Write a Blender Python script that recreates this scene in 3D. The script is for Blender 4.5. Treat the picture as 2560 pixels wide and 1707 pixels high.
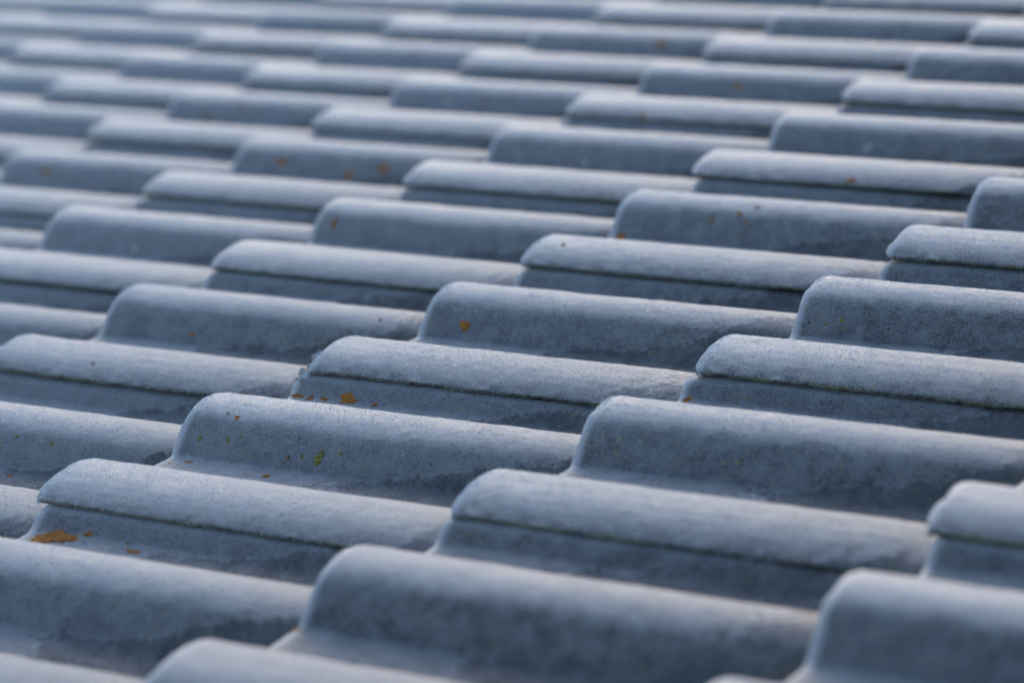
import bpy, math, random
import numpy as np
from mathutils import Matrix, Vector

for o in list(bpy.data.objects):
    bpy.data.objects.remove(o)
S = bpy.context.scene
C = S.collection

# ---------------------------------------------------------------- roof frame
PITCH = math.radians(20.0)           # roof pitch
GAUGE = 0.32063                      # course spacing up the slope
ROLL = 0.15                          # spacing of the rolls across the roof
DROP = 0.030                         # how far a tile dips under the next course
ROOF_Z = 4.6
# roof-local axes: x = up the slope, y = along the eaves, z = normal
ROOF = Matrix.Translation((0, 0, ROOF_Z)) @ Matrix.Rotation(-PITCH, 4, 'Y')

# ---------------------------------------------------------------- camera
cam_d = bpy.data.cameras.new('camera')
cam = bpy.data.objects.new('camera', cam_d)
C.objects.link(cam)
cam_d.sensor_width = 36.0
cam_d.lens = 109.27
cam_d.clip_start = 0.05
cam_d.clip_end = 3000
right = (0.83734728, 0.52491757, -0.15267966)
down = (-0.00033989, -0.27878973, -0.96035211)
fwd = (-0.54667121, 0.80420012, -0.23326541)
pos = (1.37449554, -1.65146103, 0.51519540)
cam.matrix_world = ROOF @ Matrix((
    (right[0], -down[0], -fwd[0], pos[0]),
    (right[1], -down[1], -fwd[1], pos[1]),
    (right[2], -down[2], -fwd[2], pos[2]),
    (0, 0, 0, 1)))
cam_d.dof.use_dof = True
cam_d.dof.focus_distance = 2.15
cam_d.dof.aperture_fstop = 5.2
cam_d.dof.aperture_blades = 0
S.camera = cam

# ---------------------------------------------------------------- sky and sun
SUN_EL, SUN_AZ = math.radians(9), math.radians(116)      # azimuth from +x towards +y
w = bpy.data.worlds.new('World')
S.world = w
w.use_nodes = True
nt = w.node_tree
bg = nt.nodes['Background']
sky = nt.nodes.new('ShaderNodeTexSky')
sky.sky_type = 'NISHITA'
sky.sun_disc = False
sky.sun_elevation = SUN_EL
sky.sun_rotation = math.radians(90) - SUN_AZ
sky.altitude = 100
sky.air_density = 1.0
sky.dust_density = 0.5
sky.ozone_density = 2.0
nt.links.new(sky.outputs['Color'], bg.inputs['Color'])
bg.inputs['Strength'].default_value = 0.15

sd = bpy.data.lights.new('sun', 'SUN')
sun = bpy.data.objects.new('sun', sd)
C.objects.link(sun)
sd.energy = 0.9
sd.angle = math.radians(45)
sd.color = (1.0, 0.92, 0.94)
dirv = Vector((math.cos(SUN_EL) * math.cos(SUN_AZ), math.cos(SUN_EL) * math.sin(SUN_AZ), math.sin(SUN_EL)))
sun.rotation_euler = dirv.to_track_quat('Z', 'Y').to_euler()
sun.location = (0, 0, 30)

S.view_settings.view_transform = 'Standard'
S.view_settings.look = 'None'
S.view_settings.exposure = 1.26
S.view_settings.gamma = 1.0
S.render.resolution_x = 1024
S.render.resolution_y = 682

# ---------------------------------------------------------------- materials
FROST_COLOUR = (0.50, 0.472, 0.52)


class NT:
    def __init__(self, name):
        self.m = bpy.data.materials.new(name)
        self.m.use_nodes = True
        self.t = self.m.node_tree
        self.bsdf = self.t.nodes['Principled BSDF']
    def n(self, typ, **kw):
        nd = self.t.nodes.new(typ)
        for k, v in kw.items():
            setattr(nd, k, v)
        return nd
    def link(self, a, b):
        self.t.links.new(a, b)
    def put(self, sock, v):
        if hasattr(v, 'is_output') or isinstance(v, bpy.types.NodeSocket):
            self.link(v, sock)
        else:
            sock.default_value = v
    def math(self, op, a, b=0.0, clamp=False):
        nd = self.n('ShaderNodeMath', operation=op, use_clamp=clamp)
        self.put(nd.inputs[0], a)
        self.put(nd.inputs[1], b)
        return nd.outputs[0]
    def ramp(self, v, a, b, c=0.0, d=1.0, smooth=True):
        nd = self.n('ShaderNodeMapRange', interpolation_type='SMOOTHSTEP' if smooth else 'LINEAR')
        self.put(nd.inputs[0], v)
        nd.inputs[1].default_value = a
        nd.inputs[2].default_value = b
        nd.inputs[3].default_value = c
        nd.inputs[4].default_value = d
        return nd.outputs[0]
    def mix(self, f, a, b):
        nd = self.n('ShaderNodeMix', data_type='RGBA')
        self.put(nd.inputs[0], f)
        for s, v in ((nd.inputs[6], a), (nd.inputs[7], b)):
            if isinstance(v, tuple):
                s.default_value = (*v, 1.0)
            else:
                self.link(v, s)
        return nd.outputs[2]
    def noise(self, vec, scale, detail=4.0, rough=0.55, out=0):
        nd = self.n('ShaderNodeTexNoise')
        self.link(vec, nd.inputs['Vector'])
        nd.inputs['Scale'].default_value = scale
        nd.inputs['Detail'].default_value = detail
        nd.inputs['Roughness'].default_value = rough
        return nd.outputs[out]
    def voronoi(self, vec, scale, feature='F1', out='Distance', rnd=1.0):
        nd = self.n('ShaderNodeTexVoronoi', feature=feature)
        self.link(vec, nd.inputs['Vector'])
        nd.inputs['Scale'].default_value = scale
        nd.inputs['Randomness'].default_value = rnd
        return nd.outputs[out]
    def attr(self, name):
        return self.n('ShaderNodeAttribute', attribute_name=name).outputs['Fac']


def tile_material():
    k = NT('frosted_concrete')
    oi = k.n('ShaderNodeObjectInfo')
    tc = k.n('ShaderNodeTexCoord')
    va = k.n('ShaderNodeVectorMath', operation='MULTIPLY_ADD')
    k.link(oi.outputs['Location'], va.inputs[0])
    va.inputs[1].default_value = (3.17, 5.31, 2.13)
    k.link(tc.outputs['Object'], va.inputs[2])
    P = va.outputs[0]
    geo = k.n('ShaderNodeNewGeometry')
    sep = k.n('ShaderNodeSeparateXYZ')
    k.link(geo.outputs['Normal'], sep.inputs[0])
    up = sep.outputs['Z']
    pos = k.n('ShaderNodeSeparateXYZ')
    k.link(geo.outputs['Position'], pos.inputs[0])
    vv, hn, ed = k.attr('vv'), k.attr('hn'), k.attr('edge')

    big = k.noise(P, 13, 4, 0.6)
    blot = k.noise(P, 62, 5, 0.7)
    mid = k.noise(P, 170, 4, 0.65)
    fine = k.noise(P, 620, 4, 0.7)
    grit = k.noise(P, 1500, 2, 0.6)
    rand = oi.outputs['Random']

    def centred(v, amt):
        return k.math('MULTIPLY', k.math('SUBTRACT', v, 0.5), amt)

    # bare concrete: grey, mottled, some tiles browner or darker than others
    base = k.mix(k.ramp(blot, 0.36, 0.64), (0.092, 0.086, 0.098), (0.172, 0.161, 0.171))
    base = k.mix(k.ramp(big, 0.50, 0.72, 0, 0.35), base, (0.105, 0.094, 0.090))
    base = k.mix(k.ramp(fine, 0.42, 0.75, 0, 0.55), base, (0.23, 0.225, 0.22))
    base = k.mix(k.ramp(mid, 0.56, 0.72, 0, 0.5), base, (0.06, 0.06, 0.066))
    base = k.mix(k.math('MULTIPLY', rand, 0.55), base, (0.085, 0.084, 0.09))

    # where the frost stays away: the stretch that runs up to the next course, lowest first
    lim = k.math('ADD', k.math('MULTIPLY', k.math('POWER', hn, 0.6), 0.185), 0.125)
    lim = k.math('ADD', lim, centred(big, 0.14))
    lim = k.math('ADD', lim, centred(blot, 0.07))
    lim = k.math('ADD', lim, centred(rand, 0.04))
    dlim = k.math('SUBTRACT', vv, lim)
    bare = k.ramp(dlim, -0.012, 0.010)
    rim = k.math('MULTIPLY', k.ramp(dlim, -0.016, -0.003), k.math('SUBTRACT', 1.0, bare))
    rim = k.math('MULTIPLY', rim, k.ramp(mid, 0.42, 0.62))

    # frost: a thin skin of ice grains, thickest where the tile faces open sky; its fade also paints shade on the roll sides
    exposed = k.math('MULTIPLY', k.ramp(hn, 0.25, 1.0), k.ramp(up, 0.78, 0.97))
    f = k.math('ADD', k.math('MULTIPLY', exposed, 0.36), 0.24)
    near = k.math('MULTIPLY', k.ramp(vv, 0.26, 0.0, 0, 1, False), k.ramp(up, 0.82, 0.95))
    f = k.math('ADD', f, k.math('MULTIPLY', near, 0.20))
    f = k.math('ADD', f, k.ramp(pos.outputs['X'], -1.9, 0.75, 0.42, -0.12, False))  # more frost down the slope, also painting in the brighter far rows
    f = k.math('ADD', f, centred(rand, 0.12))
    f = k.math('ADD', f, centred(fine, 0.75))
    f = k.math('ADD', f, centred(mid, 0.20))
    f = k.math('ADD', f, centred(blot, 0.30))
    f = k.math('ADD', f, k.math('MULTIPLY', rim, 0.20))
    liprim = k.ramp(vv, 0.003, 0.010, 1, 0)
    f = k.math('ADD', f, k.math('MULTIPLY', liprim, 0.8))
    f = k.math('SUBTRACT', f, k.math('MULTIPLY', bare, 0.20))
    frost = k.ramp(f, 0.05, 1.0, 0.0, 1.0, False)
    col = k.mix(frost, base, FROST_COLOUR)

    # tiny yellow-green lichen specks low on the flanks
    wob = k.n('ShaderNodeVectorMath', operation='MULTIPLY_ADD')
    k.link(k.noise(P, 500, 2, 0.5, 1), wob.inputs[0])
    wob.inputs[1].default_value = (0.004, 0.004, 0.004)
    k.link(P, wob.inputs[2])
    vd = k.voronoi(wob.outputs[0], 170)
    spot = k.ramp(vd, 0.15, 0.26, 1, 0)
    zone = k.math('MULTIPLY', k.ramp(big, 0.42, 0.55), k.ramp(hn, 0.85, 0.55, 0, 1))
    zone = k.math('MULTIPLY', zone, k.ramp(hn, 0.02, 0.2))
    zone = k.math('MULTIPLY', zone, k.ramp(mid, 0.38, 0.52))
    col = k.mix(k.math('MULTIPLY', k.math('MULTIPLY', spot, zone), 0.8), col, (0.31, 0.27, 0.08))

    # pores
    pv = k.voronoi(wob.outputs[0], 165)
    pore = k.math('MULTIPLY', k.ramp(pv, 0.09, 0.19, 1, 0), k.ramp(k.noise(P, 40, 3), 0.46, 0.58))
    col = k.mix(k.math('MULTIPLY', pore, 0.8), col, (0.03, 0.03, 0.033))

    # algae crust on the overlapping edge
    crust = k.mix(k.ramp(blot, 0.42, 0.6), (0.035, 0.032, 0.026), (0.10, 0.09, 0.045))
    crust = k.mix(k.ramp(big, 0.52, 0.60, 0, 0.7), crust, (0.17, 0.155, 0.05))
    crust = k.mix(k.ramp(fine, 0.50, 0.64), crust, (0.26, 0.255, 0.25))
    col = k.mix(k.math('MULTIPLY', ed, k.ramp(mid, 0.25, 0.5, 0.5, 1.0)), col, crust)

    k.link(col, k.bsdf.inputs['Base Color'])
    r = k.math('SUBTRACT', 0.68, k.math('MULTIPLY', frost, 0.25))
    r = k.math('ADD', r, k.math('MULTIPLY', bare, 0.05))
    k.link(r, k.bsdf.inputs['Roughness'])
    k.link(k.math('ADD', 0.18, k.math('MULTIPLY', frost, 0.75)), k.bsdf.inputs['Specular IOR Level'])
    k.link(k.math('MULTIPLY', k.math('POWER', frost, 1.1), 1.6, True), k.bsdf.inputs['Sheen Weight'])
    k.bsdf.inputs['Sheen Roughness'].default_value = 0.3
    k.bsdf.inputs['Sheen Tint'].default_value = (0.95, 0.97, 1.0, 1)
    h = k.math('ADD', k.math('MULTIPLY', fine, 0.8), k.math('MULTIPLY', grit, 0.4))
    h = k.math('ADD', h, k.math('MULTIPLY', mid, 0.45))
    h = k.math('SUBTRACT', h, k.math('MULTIPLY', pore, 1.4))
    h = k.math('MULTIPLY', h, k.math('SUBTRACT', 1.0, k.math('MULTIPLY', bare, 0.65)))
    bp = k.n('ShaderNodeBump')
    bp.inputs['Strength'].default_value = 0.95
    bp.inputs['Distance'].default_value = 0.0012
    k.link(h, bp.inputs['Height'])
    k.link(bp.outputs[0], k.bsdf.inputs['Normal'])
    return k.m


def frost_material():
    k = NT('frost_crystals')
    k.bsdf.inputs['Base Color'].default_value = (0.80, 0.83, 0.87, 1)
    k.bsdf.inputs['Roughness'].default_value = 0.12
    k.bsdf.inputs['Specular IOR Level'].default_value = 0.5
    k.bsdf.inputs['IOR'].default_value = 1.31
    k.bsdf.inputs['Subsurface Weight'].default_value = 0.0
    return k.m


def lichen_material(name, a, b, c):
    k = NT(name)
    tc = k.n('ShaderNodeTexCoord')
    P = tc.outputs['Object']
    n1 = k.noise(P, 450, 4, 0.65)
    n2 = k.noise(P, 1500, 2, 0.6)
    col = k.mix(k.ramp(n1, 0.38, 0.6), a, b)
    col = k.mix(k.ramp(n2, 0.58, 0.75, 0, 0.7), col, c)
    k.link(col, k.bsdf.inputs['Base Color'])
    k.bsdf.inputs['Roughness'].default_value = 0.9
    bp = k.n('ShaderNodeBump')
    bp.inputs['Distance'].default_value = 0.001
    k.link(n1, bp.inputs['Height'])
    k.link(bp.outputs[0], k.bsdf.inputs['Normal'])
    return k.m


def plain_material(name, c1, c2, scale, rough=0.9):
    k = NT(name)
    tc = k.n('ShaderNodeTexCoord')
    n1 = k.noise(tc.outputs['Object'], scale, 6, 0.6)
    k.link(k.mix(k.ramp(n1, 0.35, 0.65), c1, c2), k.bsdf.inputs['Base Color'])
    k.bsdf.inputs['Roughness'].default_value = rough
    return k.m


M_TILE = tile_material()
M_FROST = frost_material()
M_LICHEN = {
    'o': lichen_material('orange_lichen', (0.20, 0.065, 0.012), (0.56, 0.19, 0.016), (0.62, 0.36, 0.16)),
    'y': lichen_material('yellow_lichen', (0.12, 0.10, 0.02), (0.34, 0.28, 0.05), (0.36, 0.34, 0.20)),
    'w': lichen_material('pale_lichen', (0.36, 0.36, 0.34), (0.50, 0.50, 0.47), (0.60, 0.60, 0.58)),
}
M_MORTAR = plain_material('frosted_mortar', (0.14, 0.135, 0.125), (0.62, 0.63, 0.66), 190)
M_WOOD = plain_material('roof_boards', (0.12, 0.08, 0.05), (0.2, 0.14, 0.09), 20)
M_WALL = plain_material('wall_render', (0.55, 0.53, 0.5), (0.62, 0.6, 0.57), 6)
M_GRASS = plain_material('frosted_grass', (0.06, 0.08, 0.04), (0.2, 0.22, 0.18), 3)

# ---------------------------------------------------------------- tile shape
EV = [(5, .1), (13.5, 1.7), (21, 4.1), (27, 7), (32.5, 10.8), (37.6, 15.4), (42.6, 20.0), (46.7, 24.4),
      (49.2, 27.0), (51.2, 28.2), (56, 28.5)]
EDGE = [(-39.5, -14.8), (-42.6, -14.8), (-43.4, -14.4), (-43.6, -13.6), (-43.4, -12.7), (-42.6, -12.1)]
PROFILE = EDGE + [(-37, -9.3), (-30, -6.5), (-22, -4.1), (-12, -2.2), (0, -1.5)] + \
    [(u, -n - 1.5 * (1 - u / 56)) for u, n in EV] + \
    [(150 - u, -n) for u, n in EV[::-1]] + [(150, 0)] + [(150 + u, -n) for u, n in EV] + \
    [(228, -28.5), (234, -28.3), (239.5, -27.2), (243.0, -25.2), (246.0, -22.4), (250.0, -19.6), (254.0, -17.9), (258, -17.1), (262, -17.0), (280, -18.6)]
PROFILE = np.array(PROFILE) / 1000.0
TOP = PROFILE[5:]
TILE_LEN = 0.40


def top_n(u, v):
    return np.interp(u, TOP[:, 0], TOP[:, 1]) - DROP * v / GAUGE


def resample(poly, step):
    d = np.r_[0, np.cumsum(np.hypot(*np.diff(poly, axis=0).T))]
    n = max(2, int(d[-1] / step))
    t = np.linspace(0, d[-1], n)
    p = np.stack([np.interp(t, d, poly[:, 0]), np.interp(t, d, poly[:, 1])], 1)
    return p


def smooth(p, it):
    for _ in range(it):
        q = p.copy()
        q[1:-1] = 0.25 * p[:-2] + 0.5 * p[1:-1] + 0.25 * p[2:]
        p = q
    return p


def value_noise(rng, nu, nv, cu, cv):
    g = rng.standard_normal((max(2, cu) + 1, max(2, cv) + 1))
    a = np.linspace(0, g.shape[0] - 1.001, nu)
    b = np.linspace(0, g.shape[1] - 1.001, nv)
    i, j = a.astype(int), b.astype(int)
    fa, fb = (a - i)[:, None], (b - j)[None]
    fa, fb = fa * fa * (3 - 2 * fa), fb * fb * (3 - 2 * fb)
    return (g[i][:, j] * (1 - fa) * (1 - fb) + g[i + 1][:, j] * fa * (1 - fb) +
            g[i][:, j + 1] * (1 - fa) * fb + g[i + 1][:, j + 1] * fa * fb)


def make_mesh(name, verts, faces, mat, smooth_shade=True, attrs=None):
    me = bpy.data.meshes.new(name)
    me.from_pydata(verts, [], faces)
    if smooth_shade:
        me.polygons.foreach_set('use_smooth', np.ones(len(me.polygons), bool))
    for k, a in (attrs or {}).items():
        at = me.attributes.new(k, 'FLOAT', 'POINT')
        at.data.foreach_set('value', np.asarray(a, np.float32))
    me.materials.append(mat)
    me.update()
    return me


def tile_arrays(seed, ustep, vs, detail=True):
    """top skin as a grid [column, row], plus underside and caps"""
    rng = np.random.default_rng(seed)
    body = resample(PROFILE[5:], ustep)
    if detail:
        body = smooth(body, 1)
    prof = np.concatenate([PROFILE[:5], body])
    ne = 5
    nu, nv = len(prof), len(vs)
    u = np.repeat(prof[:, 0][:, None], nv, 1)
    n = np.repeat(prof[:, 1][:, None], nv, 1)
    v = np.repeat(np.array(vs)[None], nu, 0)
    r = 0.0045
    t = np.clip((r - v) / r, 0, 1)
    drop = r - np.sqrt(np.clip(r * r - (t * r) ** 2, 0, None))
    hn = np.clip((n + 0.0285) / 0.0285, 0, 1)
    n = n - DROP * v / GAUGE - drop * np.clip((u + 0.0435) / 0.02, 0.12, 1)
    edge = np.zeros((nu, nv))
    edge[:ne - 1] = 1.0
    edge[ne - 1] = 0.7
    edge[ne] = 0.3
    if detail:
        n += value_noise(rng, nu, nv, 14, 14) * 0.00022 + value_noise(rng, nu, nv, 60, 55) * 0.00010
        n += rng.standard_normal((nu, nv)) * 0.00004
        # lip: worn, slightly chipped
        lip = value_noise(rng, nu, 1, 24, 1)[:, 0] * 0.0006 + value_noise(rng, nu, 1, 90, 1)[:, 0] * 0.0003
        chips = np.zeros(nu)
        for _ in range(rng.integers(2, 5)):
            c, wd, dp = rng.uniform(0, nu), rng.uniform(2, 5), rng.uniform(0.0006, 0.0018)
            chips += dp * np.exp(-((np.arange(nu) - c) / wd) ** 2)
        v = v + (lip + chips)[:, None] * np.exp(-v / 0.006)
        # rounded outer corner of the cover roll
        tcor = np.clip((-u - 0.0285) / 0.0155, 0, 0.97)
        v = v + 0.0075 * (1 - np.sqrt(1 - tcor ** 2)) * np.exp(-v / 0.008)
        # ragged overlapping edge
        rag = value_noise(rng, 1, nv, 1, 110)[0] * 0.0005 + value_noise(rng, 1, nv, 1, 24)[0] * 0.0004 + rng.standard_normal(nv) * 0.0002
        for i in range(ne + 2):
            n[i] += rag * (1 if i < ne else 0.4) * 0.7
            u[i] += np.roll(rag, 3) * 0.5
    return prof, ne, u, v, n, hn, edge


def build_tile(name, seed, ustep, vs, detail=True):
    prof, ne, u, v, n, hn, edge = tile_arrays(seed, ustep, vs, detail)
    nu, nv = u.shape
    V = [np.stack([v, u, n], -1).reshape(-1, 3)]
    A = [v.ravel(), hn.ravel(), edge.ravel()]
    I = np.arange(nu * nv).reshape(nu, nv)
    F = [np.stack([I[:-1, :-1], I[:-1, 1:], I[1:, 1:], I[1:, :-1]], -1).reshape(-1, 4)]
    base = nu * nv
    # underside with a deep front nose
    cs = sorted(set(list(range(0, nu, 6 if detail else 2)) + [nu - 1]))
    th = np.where(np.array(vs) < 0.018, 0.024, 0.012)
    ub, vb = u[cs], v[cs]
    nb = n[cs] - th[None]
    floor_n = (-0.0155 - DROP * vb / GAUGE)
    nb = np.where(ub < 0.008, np.maximum(nb, floor_n), nb)
    nb = np.minimum(nb, n[cs] - 0.0002)
    nc = len(cs)
    V.append(np.stack([vb, ub, nb], -1).reshape(-1, 3))
    A[0] = np.r_[A[0], np.full(nc * nv, 0.2)]
    A[1] = np.r_[A[1], np.zeros(nc * nv)]
    A[2] = np.r_[A[2], np.zeros(nc * nv)]
    J = base + np.arange(nc * nv).reshape(nc, nv)
    F.append(np.stack([J[:-1, :-1], J[1:, :-1], J[1:, 1:], J[:-1, 1:]], -1).reshape(-1, 4))
    # side walls
    for i, j, fl in ((0, 0, 0), (nu - 1, nc - 1, 1)):
        a, b = I[i], J[j]
        q = np.stack([a[:-1], b[:-1], b[1:], a[1:]], -1)
        F.append(q[:, ::-1] if fl else q)
    # front and back caps
    base2 = base + nc * nv
    for c, (row, fl) in enumerate(((0, 0), (nv - 1, 1))):
        tt = np.stack([v[:, row], u[:, row], n[:, row]], -1)
        bb = np.stack([v[:, row], u[:, row], np.interp(np.arange(nu), cs, nb[:, row])], -1)
        V.append(np.r_[tt, bb])
        A[0] = np.r_[A[0], np.full(2 * nu, 0.2)]
        A[1] = np.r_[A[1], np.full(2 * nu, 0.2)]
        A[2] = np.r_[A[2], np.zeros(2 * nu)]
        K = base2 + c * 2 * nu + np.arange(nu)
        q = np.stack([K[:-1], K[1:], K[1:] + nu, K[:-1] + nu], -1)
        F.append(q[:, ::-1] if fl else q)
    V = np.concatenate(V)
    F = np.concatenate(F)
    me = make_mesh(name, V.tolist(), F.tolist(), M_TILE, True, {'vv': A[0], 'hn': A[1], 'edge': A[2]})
    return me, (u, v, n, hn, ne)


def build_frost(name, seed, skin, count):
    u, v, n, hn, ne = skin
    rng = np.random.default_rng(seed + 500)
    P = np.stack([v, u, n], -1)
    du = np.gradient(P, axis=0)
    dv = np.gradient(P, axis=1)
    N = np.cross(dv, du)
    N /= np.linalg.norm(N, axis=-1, keepdims=True) + 1e-12
    N *= np.sign(N[..., 2:3] + 1e-9)
    nu, nv = u.shape
    vis = v < 0.325
    wgt = np.clip((N[..., 2] - 0.55) / 0.45, 0, 1) ** 1.5 * 0.9 + 0.10
    wgt *= np.where(hn > 0.5, 1.0, 0.35)
    wgt *= np.clip(1.35 - v / 0.27, 0.05, 1)
    wgt *= np.gradient(v, axis=1) / 0.003
    wgt = np.where(v < 0.007, wgt * 5 + 0.8, wgt)
    wgt[:ne + 3] = wgt[:ne + 3] + 0.35
    clump = value_noise(rng, nu, nv, 70, 80)
    wgt *= np.exp(0.6 * clump)
    wgt *= vis
    wgt = wgt.ravel() / wgt.sum()
    idx = rng.choice(nu * nv, count, p=wgt)
    p = P.reshape(-1, 3)[idx] + (rng.uniform(-0.5, 0.5, (count, 1)) * du.reshape(-1, 3)[idx] +
                                 rng.uniform(-0.5, 0.5, (count, 1)) * dv.reshape(-1, 3)[idx])
    nn = N.reshape(-1, 3)[idx] + rng.standard_normal((count, 3)) * 0.45
    nn /= np.linalg.norm(nn, axis=1, keepdims=True)
    a = np.cross(nn, rng.standard_normal((count, 3)))
    a /= np.linalg.norm(a, axis=1, keepdims=True)
    b = np.cross(nn, a)
    h = rng.gamma(4.0, 0.00011, (count, 1)) + 0.00005
    rad = rng.uniform(0.00012, 0.00026, (count, 1))
    big = rng.random((count, 1)) < 0.02
    h = np.where(big, h * 1.7, h)
    p = p - nn * 0.0002
    q = [p + nn * (h + 0.0002)]
    for kk in range(3):
        an = kk * 2 * math.pi / 3
        q.append(p + rad * (math.cos(an) * a + math.sin(an) * b))
    Vv = np.stack(q, 1).reshape(-1, 3)
    o = np.arange(count) * 4
    Fc = np.concatenate([np.stack([o, o + 1, o + 2], 1), np.stack([o, o + 2, o + 3], 1), np.stack([o, o + 3, o + 1], 1)])
    return make_mesh(name, Vv.tolist(), Fc.tolist(), M_FROST, False)


def rows(step, fine=True):
    a = [0, 0.0007, 0.0016, 0.0027, 0.004, 0.006, 0.008] if fine else [0, 0.002, 0.006]
    b = list(np.arange(0.0105, 0.34, step)) if fine else list(np.linspace(0.02, 0.33, step))
    return a + b + [0.355, TILE_LEN]


NVAR = 6
VARIANTS = []
for s in range(NVAR):
    me, skin = build_tile('roof_tile', 11 + s, 0.0020, rows(0.0030))
    fr = build_frost('frost', 11 + s, skin, 20000)
    VARIANTS.append((me, fr))

# ---------------------------------------------------------------- the roof
roof = bpy.data.objects.new('tiled_roof', None)
C.objects.link(roof)
roof.matrix_world = ROOF
roof.empty_display_size = 0.2
roof['label'] = 'low pitched roof of grey interlocking concrete tiles under white hoar frost'
roof['category'] = 'roof'
roof['kind'] = 'thing'


def part(name, me, parent, kind=None, loc=(0, 0, 0), rot=(0, 0, 0)):
    o = bpy.data.objects.new(name, me)
    C.objects.link(o)
    o.parent = parent
    o.location = loc
    o.rotation_euler = rot
    if kind:
        o['kind'] = kind
    return o


# laying irregularities of single tiles: (roll, course) -> mm up the slope, mm height
OFF = {(-1, 0): (-5.6, -0.4), (1, 0): (1.9, -1.5), (3, 0): (-0.1, -0.6), (5, 0): (-4.8, 1.2), (7, 0): (-4.3, 1.4),
       (9, 0): (-1.8, 1.0), (-3, 1): (-0.5, 2.0), (-1, 1): (-0.3, 0.0), (1, 1): (4.1, -0.5), (3, 1): (5.4, 0.5),
       (-1, 2): (-5.2, 0.0), (-3, 2): (1.4, 0.2), (1, -1): (1.3, 0.5), (3, -1): (1.1, 0.7), (5, -1): (1.0, 1.2),
       (7, -1): (1.9, 0.9), (9, -1): (-0.3, 0.5), (3, -2): (-1.8, 1.0), (5, -2): (2.8, 1.0), (7, -2): (-1.7, 0.6),
       (9, -2): (-2.9, 0.9), (5, -3): (-0.9, -0.6), (7, -3): (-1.5, 1.0), (9, -3): (-0.2, 0.2), (9, -4): (1.1, -0.7),
       (11, -4): (5.5, 0.0)}
rnd = random.Random(4)
TILES = {}
cnt = 0
for j in range(-11, 6):
    for ko in range(-7, 21, 2):
        dv, dn = OFF.get((ko, j), (rnd.uniform(-3, 3), rnd.uniform(-0.6, 0.6)))
        me, fr = VARIANTS[(cnt * 5 + rnd.randrange(2)) % NVAR]
        cnt += 1
        o = part('roof_tile', me, roof, None, (j * GAUGE + dv / 1e3 - (0.0025 if j < 1 else -0.0008 if j == 1 else 0.0022), ko * ROLL - 0.0085, dn / 1e3),
                 (rnd.uniform(-.001, .001), rnd.uniform(-.001, .001), rnd.uniform(-.0025, .0025)))
        TILES[(ko, j)] = o
        dep = 2.2 - j * 0.175 + (ko + 0.5) * 0.1206
        if 1.8 < dep < 2.75 and -3 <= j <= 3:
            part('frost', fr, o, 'stuff')

# the rest of the roof, beyond what can be picked apart
lo_me, _ = build_tile('low_tile', 3, 0.009, rows(5, False), False)
lv = np.empty(len(lo_me.vertices) * 3)
lo_me.vertices.foreach_get('co', lv)
lv = lv.reshape(-1, 3)
lf = np.array([list(p.vertices) for p in lo_me.polygons])
la = {}
for k in ('vv', 'hn', 'edge'):
    a = np.empty(len(lv), np.float32)
    lo_me.attributes[k].data.foreach_get('value', a)
    la[k] = a
bpy.data.meshes.remove(lo_me)
VV, FF, AA, b0 = [], [], {'vv': [], 'hn': [], 'edge': []}, 0
for j in range(-22, 11):
    for ko in range(-21, 47, 2):
        if (ko, j) in TILES:
            continue
        VV.append(lv + np.array([j * GAUGE + rnd.uniform(-.003, .003), ko * ROLL - 0.0085, 0]))
        FF.append(lf + b0)
        for k in la:
            AA[k].append(la[k])
        b0 += len(lv)
me = make_mesh('distant_roof_tiles', np.concatenate(VV).tolist(), np.concatenate(FF).tolist(), M_TILE, True,
               {k: np.concatenate(a) for k, a in AA.items()})
part('distant_roof_tiles', me, roof, 'stuff')


def box(name, x0, x1, y0, y1, z0, z1, mat, parent):
    v = [(x, y, z) for x in (x0, x1) for y in (y0, y1) for z in (z0, z1)]
    f = [(0, 1, 3, 2), (4, 6, 7, 5), (0, 4, 5, 1), (2, 3, 7, 6), (0, 2, 6, 4), (1, 5, 7, 3)]
    return part(name, make_mesh(name, v, f, mat, False), parent)


X0, X1, Y0, Y1 = -22 * GAUGE + .05, 11 * GAUGE, -21 * ROLL + 0.05, 47 * ROLL
box('roof_deck', X0, X1, Y0, Y1, -0.13, -0.105, M_WOOD, roof)

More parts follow.
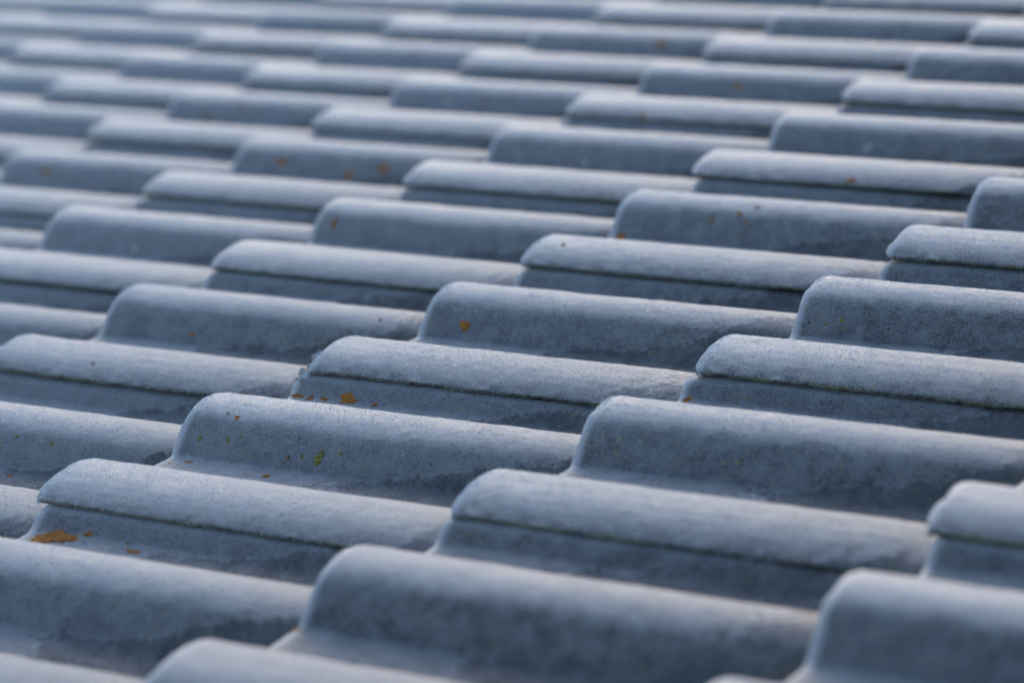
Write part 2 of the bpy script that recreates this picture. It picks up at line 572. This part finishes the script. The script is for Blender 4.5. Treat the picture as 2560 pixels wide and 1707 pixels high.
# ---------------------------------------------------------------- lichen growing on the tiles
# kind, roll, course, mm across, mm up from the lip, radius mm
LICHEN = [
    ('o', -1, 0, 241, 54.2, 8.3), ('o', -1, 0, 239, 34.1, 4.2), ('o', -1, 0, 239, 10.4, 5.0), ('o', -1, 0, 239.2, 78.2, 2.4), ('o', -1, 0, 238.4, 22.0, 3.0),
    ('o', -1, 0, 91.7, 22.9, 4.6), ('o', -1, 0, 83.8, 12.7, 2.6), ('o', -1, 0, 126.9, 43.4, 1.9), ('o', -1, 0, 129.8, 33.7, 1.0),
    ('o', -1, 0, 86.6, 93.3, 2.8), ('o', -3, 0, 232.6, 27.3, 16.5), ('o', -3, 0, 241.5, 48.9, 2.9), ('o', -3, 0, 231.3, 93.4, 5.0),
    ('y', -1, 0, 107.9, 123.0, 3.6), ('y', -1, 0, 110.4, 21.0, 1.5), ('y', -1, 0, 111.1, 44.9, 1.7), ('y', -1, 0, 107.8, 109.4, 1.3),
    ('o', -1, 0, 106.6, 98.4, 1.1), ('y', -1, 0, 112.2, 124.3, 1.2), ('o', 1, 0, 109.0, 41.1, 4.0), ('o', 5, -2, 114.4, 188.7, 5.0),
    ('o', 5, -2, 106.3, 150.4, 4.2), ('o', 5, -2, 114.1, 62.7, 4.5), ('o', 3, 0, 99.5, 13.2, 5.8), ('o', 3, 0, 125.2, 116.5, 2.8),
    ('o', 3, 0, 135.3, 128.3, 2.4), ('o', 3, 0, -14.3, 28.9, 2.1), ('o', 9, -2, 119.9, 179.2, 5.6), ('o', 7, -1, 115.7, 118.8, 3.8),
    ('o', 5, 0, -37.6, 157.1, 2.8), ('y', 1, 1, 110.2, 37.5, 1.6), ('y', 1, 1, 107.7, 26.6, 1.1), ('o', -3, 1, 96.7, 5.1, 3.8),
    ('o', -1, -1, 91.8, 171.9, 2.3), ('o', -1, 1, 239.1, 9.4, 3.0), ('o', 1, -1, -26.9, 104.1, 1.9), ('o', 5, -3, 115.5, 63.6, 4.3),
    ('o', 3, -1, 115.6, 23.0, 2.6), ('o', 3, 0, 117.5, 93.3, 2.0), ('o', 3, 0, 117.8, 125.9, 1.8), ('o', 7, -3, 106.7, 62.9, 3.6),
    ('o', 7, -3, 118.1, 106.8, 3.5), ('o', 7, -2, 114.2, 127.1, 3.0), ('o', 7, -1, -37.3, 90.8, 2.6), ('y', -3, 0, 239.8, 82.1, 1.2),
    ('y', -1, 0, 114.3, 54.3, 1.0), ('y', -1, 1, 240.7, 45.9, 1.4), ('y', -1, 1, 242.3, 80.7, 1.4), ('y', -1, 0, 116.3, 75.5, 0.9),
    ('y', -1, 0, 112.2, 139.4, 1.2), ('y', -1, -1, 117.7, 193.7, 1.8), ('y', -1, -1, 119.5, 159.8, 1.5), ('w', 3, -2, 105.8, 115.7, 3.7),
    ('w', 5, 0, 109.3, 101.6, 2.4), ('w', 3, 0, 126.6, 80.2, 2.0), ('w', 3, -1, 128.0, 208.4, 1.9), ('w', 5, -1, 105.7, 114.7, 2.3),
    ('w', 7, -2, 113.1, 78.2, 4.3), ('o', 1, -1, 106.4, 95.4, 1.8), ('y', 1, -1, 135.8, 264.2, 1.5),
]
rl = random.Random(9)
for _ in range(60):                                   # further small growths all over
    key = rl.choice(list(TILES))
    LICHEN.append((rl.choice('oooyy'), key[0], key[1], rl.choice((rl.uniform(98, 135), rl.uniform(225, 245), rl.uniform(-35, 40))),
                   rl.uniform(10, 260), rl.uniform(0.9, 2.4)))


def lichen_mesh(kind, u0, v0, r, seed):
    rng = np.random.default_rng(seed)
    sec, rings = 30, 4
    ph = rng.uniform(0, 6.28, 5)
    vs, fs = [], []
    def outline(a):
        return 1 + 0.20 * math.sin(2 * a + ph[0]) + 0.14 * math.sin(3 * a + ph[1]) + 0.10 * math.sin(5 * a + ph[2]) + 0.09 * math.sin(8 * a + ph[3]) + 0.07 * math.sin(13 * a + ph[4])
    stretch = 0.5 if r > 0.004 else 0.85
    hgt = 0.0004 + 0.025 * r
    rad = [0.0, 0.35, 0.7, 0.92, 1.0]
    off = [0.75, 0.9, 1.0, 0.75, -0.3]
    ny = 0.0
    for i, (q, hh) in enumerate(zip(rad, off)):
        for s in range(sec if i else 1):
            a = s * 2 * math.pi / sec
            rr = r * q * outline(a) * (1 + 0.06 * rng.standard_normal())
            v, u = v0 + rr * math.cos(a), u0 + rr * math.sin(a) * stretch
            n = float(top_n(u, v))
            sl = float(top_n(u + .001, v) - top_n(u - .001, v)) / .002
            nl = math.hypot(1, sl)
            d = hgt * hh * (1 + 0.25 * rng.standard_normal())
            vs.append((v, u - d * sl / nl, n + d / nl))
    for s in range(sec):
        fs.append((0, 1 + s, 1 + (s + 1) % sec))
    for i in range(1, rings):
        a0, a1 = 1 + (i - 1) * sec, 1 + i * sec
        for s in range(sec):
            t = (s + 1) % sec
            fs.append((a0 + s, a1 + s, a1 + t, a0 + t))
    return make_mesh('lichen', vs, fs, M_LICHEN[kind], True)


for i, (kd, ko, j, u0, v0, r) in enumerate(LICHEN):
    if (ko, j) in TILES:
        r *= 1.4 if (2.2 - j * 0.175 + ko * 0.1206) > 2.6 else 1.0
        part('lichen', lichen_mesh(kd, u0 / 1e3, v0 / 1e3, r / 1e3, i), TILES[(ko, j)])

# crumbs of mortar stuck to the lip of one tile
def lump_mesh(r, seed):
    rng = np.random.default_rng(seed)
    vs, fs = [], []
    nr, ns = 9, 14
    ph = rng.uniform(0, 6.28, 6)
    for i in range(nr + 1):
        th = math.pi * i / nr
        for s in range(ns):
            a = 2 * math.pi * s / ns
            d = r * (1 + 0.22 * math.sin(2 * a + ph[0] + th) + 0.16 * math.sin(3 * th + ph[1] + a) + 0.08 * rng.standard_normal())
            vs.append((d * math.sin(th) * math.cos(a), d * math.sin(th) * math.sin(a), d * math.cos(th) * 0.75))
    for i in range(nr):
        for s in range(ns):
            t = (s + 1) % ns
            fs.append((i * ns + s, (i + 1) * ns + s, (i + 1) * ns + t, i * ns + t))
    return make_mesh('mortar_crumb', vs, fs, M_MORTAR, True)


t10 = TILES[(1, 0)]
for i, (v, u, n, r) in enumerate(((-0.003, -0.041, -0.0190, 0.0072), (0.001, -0.036, -0.0145, 0.0046), (0.0, -0.024, -0.0080, 0.0042), (0.004, -0.043, -0.0225, 0.0040))):
    part('mortar_crumb', lump_mesh(r, 70 + i), t10, None, (v, u, n))

# ---------------------------------------------------------------- walls below and ground
c, s_ = math.cos(PITCH), math.sin(PITCH)
wx0, wx1 = (X0 + .5) * c, (X1 - .3) * c
zt0, zt1 = ROOF_Z + (X0 + .5) * s_ - 0.16, ROOF_Z + (X1 - .3) * s_ - 0.16
wy0, wy1 = Y0 + .3, Y1 - .3
wv = [(wx0, wy0, 0), (wx1, wy0, 0), (wx1, wy1, 0), (wx0, wy1, 0), (wx0, wy0, zt0), (wx1, wy0, zt1), (wx1, wy1, zt1), (wx0, wy1, zt0)]
wf = [(0, 1, 5, 4), (1, 2, 6, 5), (2, 3, 7, 6), (3, 0, 4, 7), (4, 5, 6, 7)]
wall = bpy.data.objects.new('wall', make_mesh('wall', wv, wf, M_WALL, False))
C.objects.link(wall)
wall.parent = roof
wall.matrix_parent_inverse = ROOF.inverted()

g = 400.0
ground = bpy.data.objects.new('ground', make_mesh('ground', [(-g, -g, -.02), (g, -g, -.02), (g, g, -.02), (-g, g, -.02)], [(0, 1, 2, 3)], M_GRASS, False))
C.objects.link(ground)
ground['kind'] = 'structure'
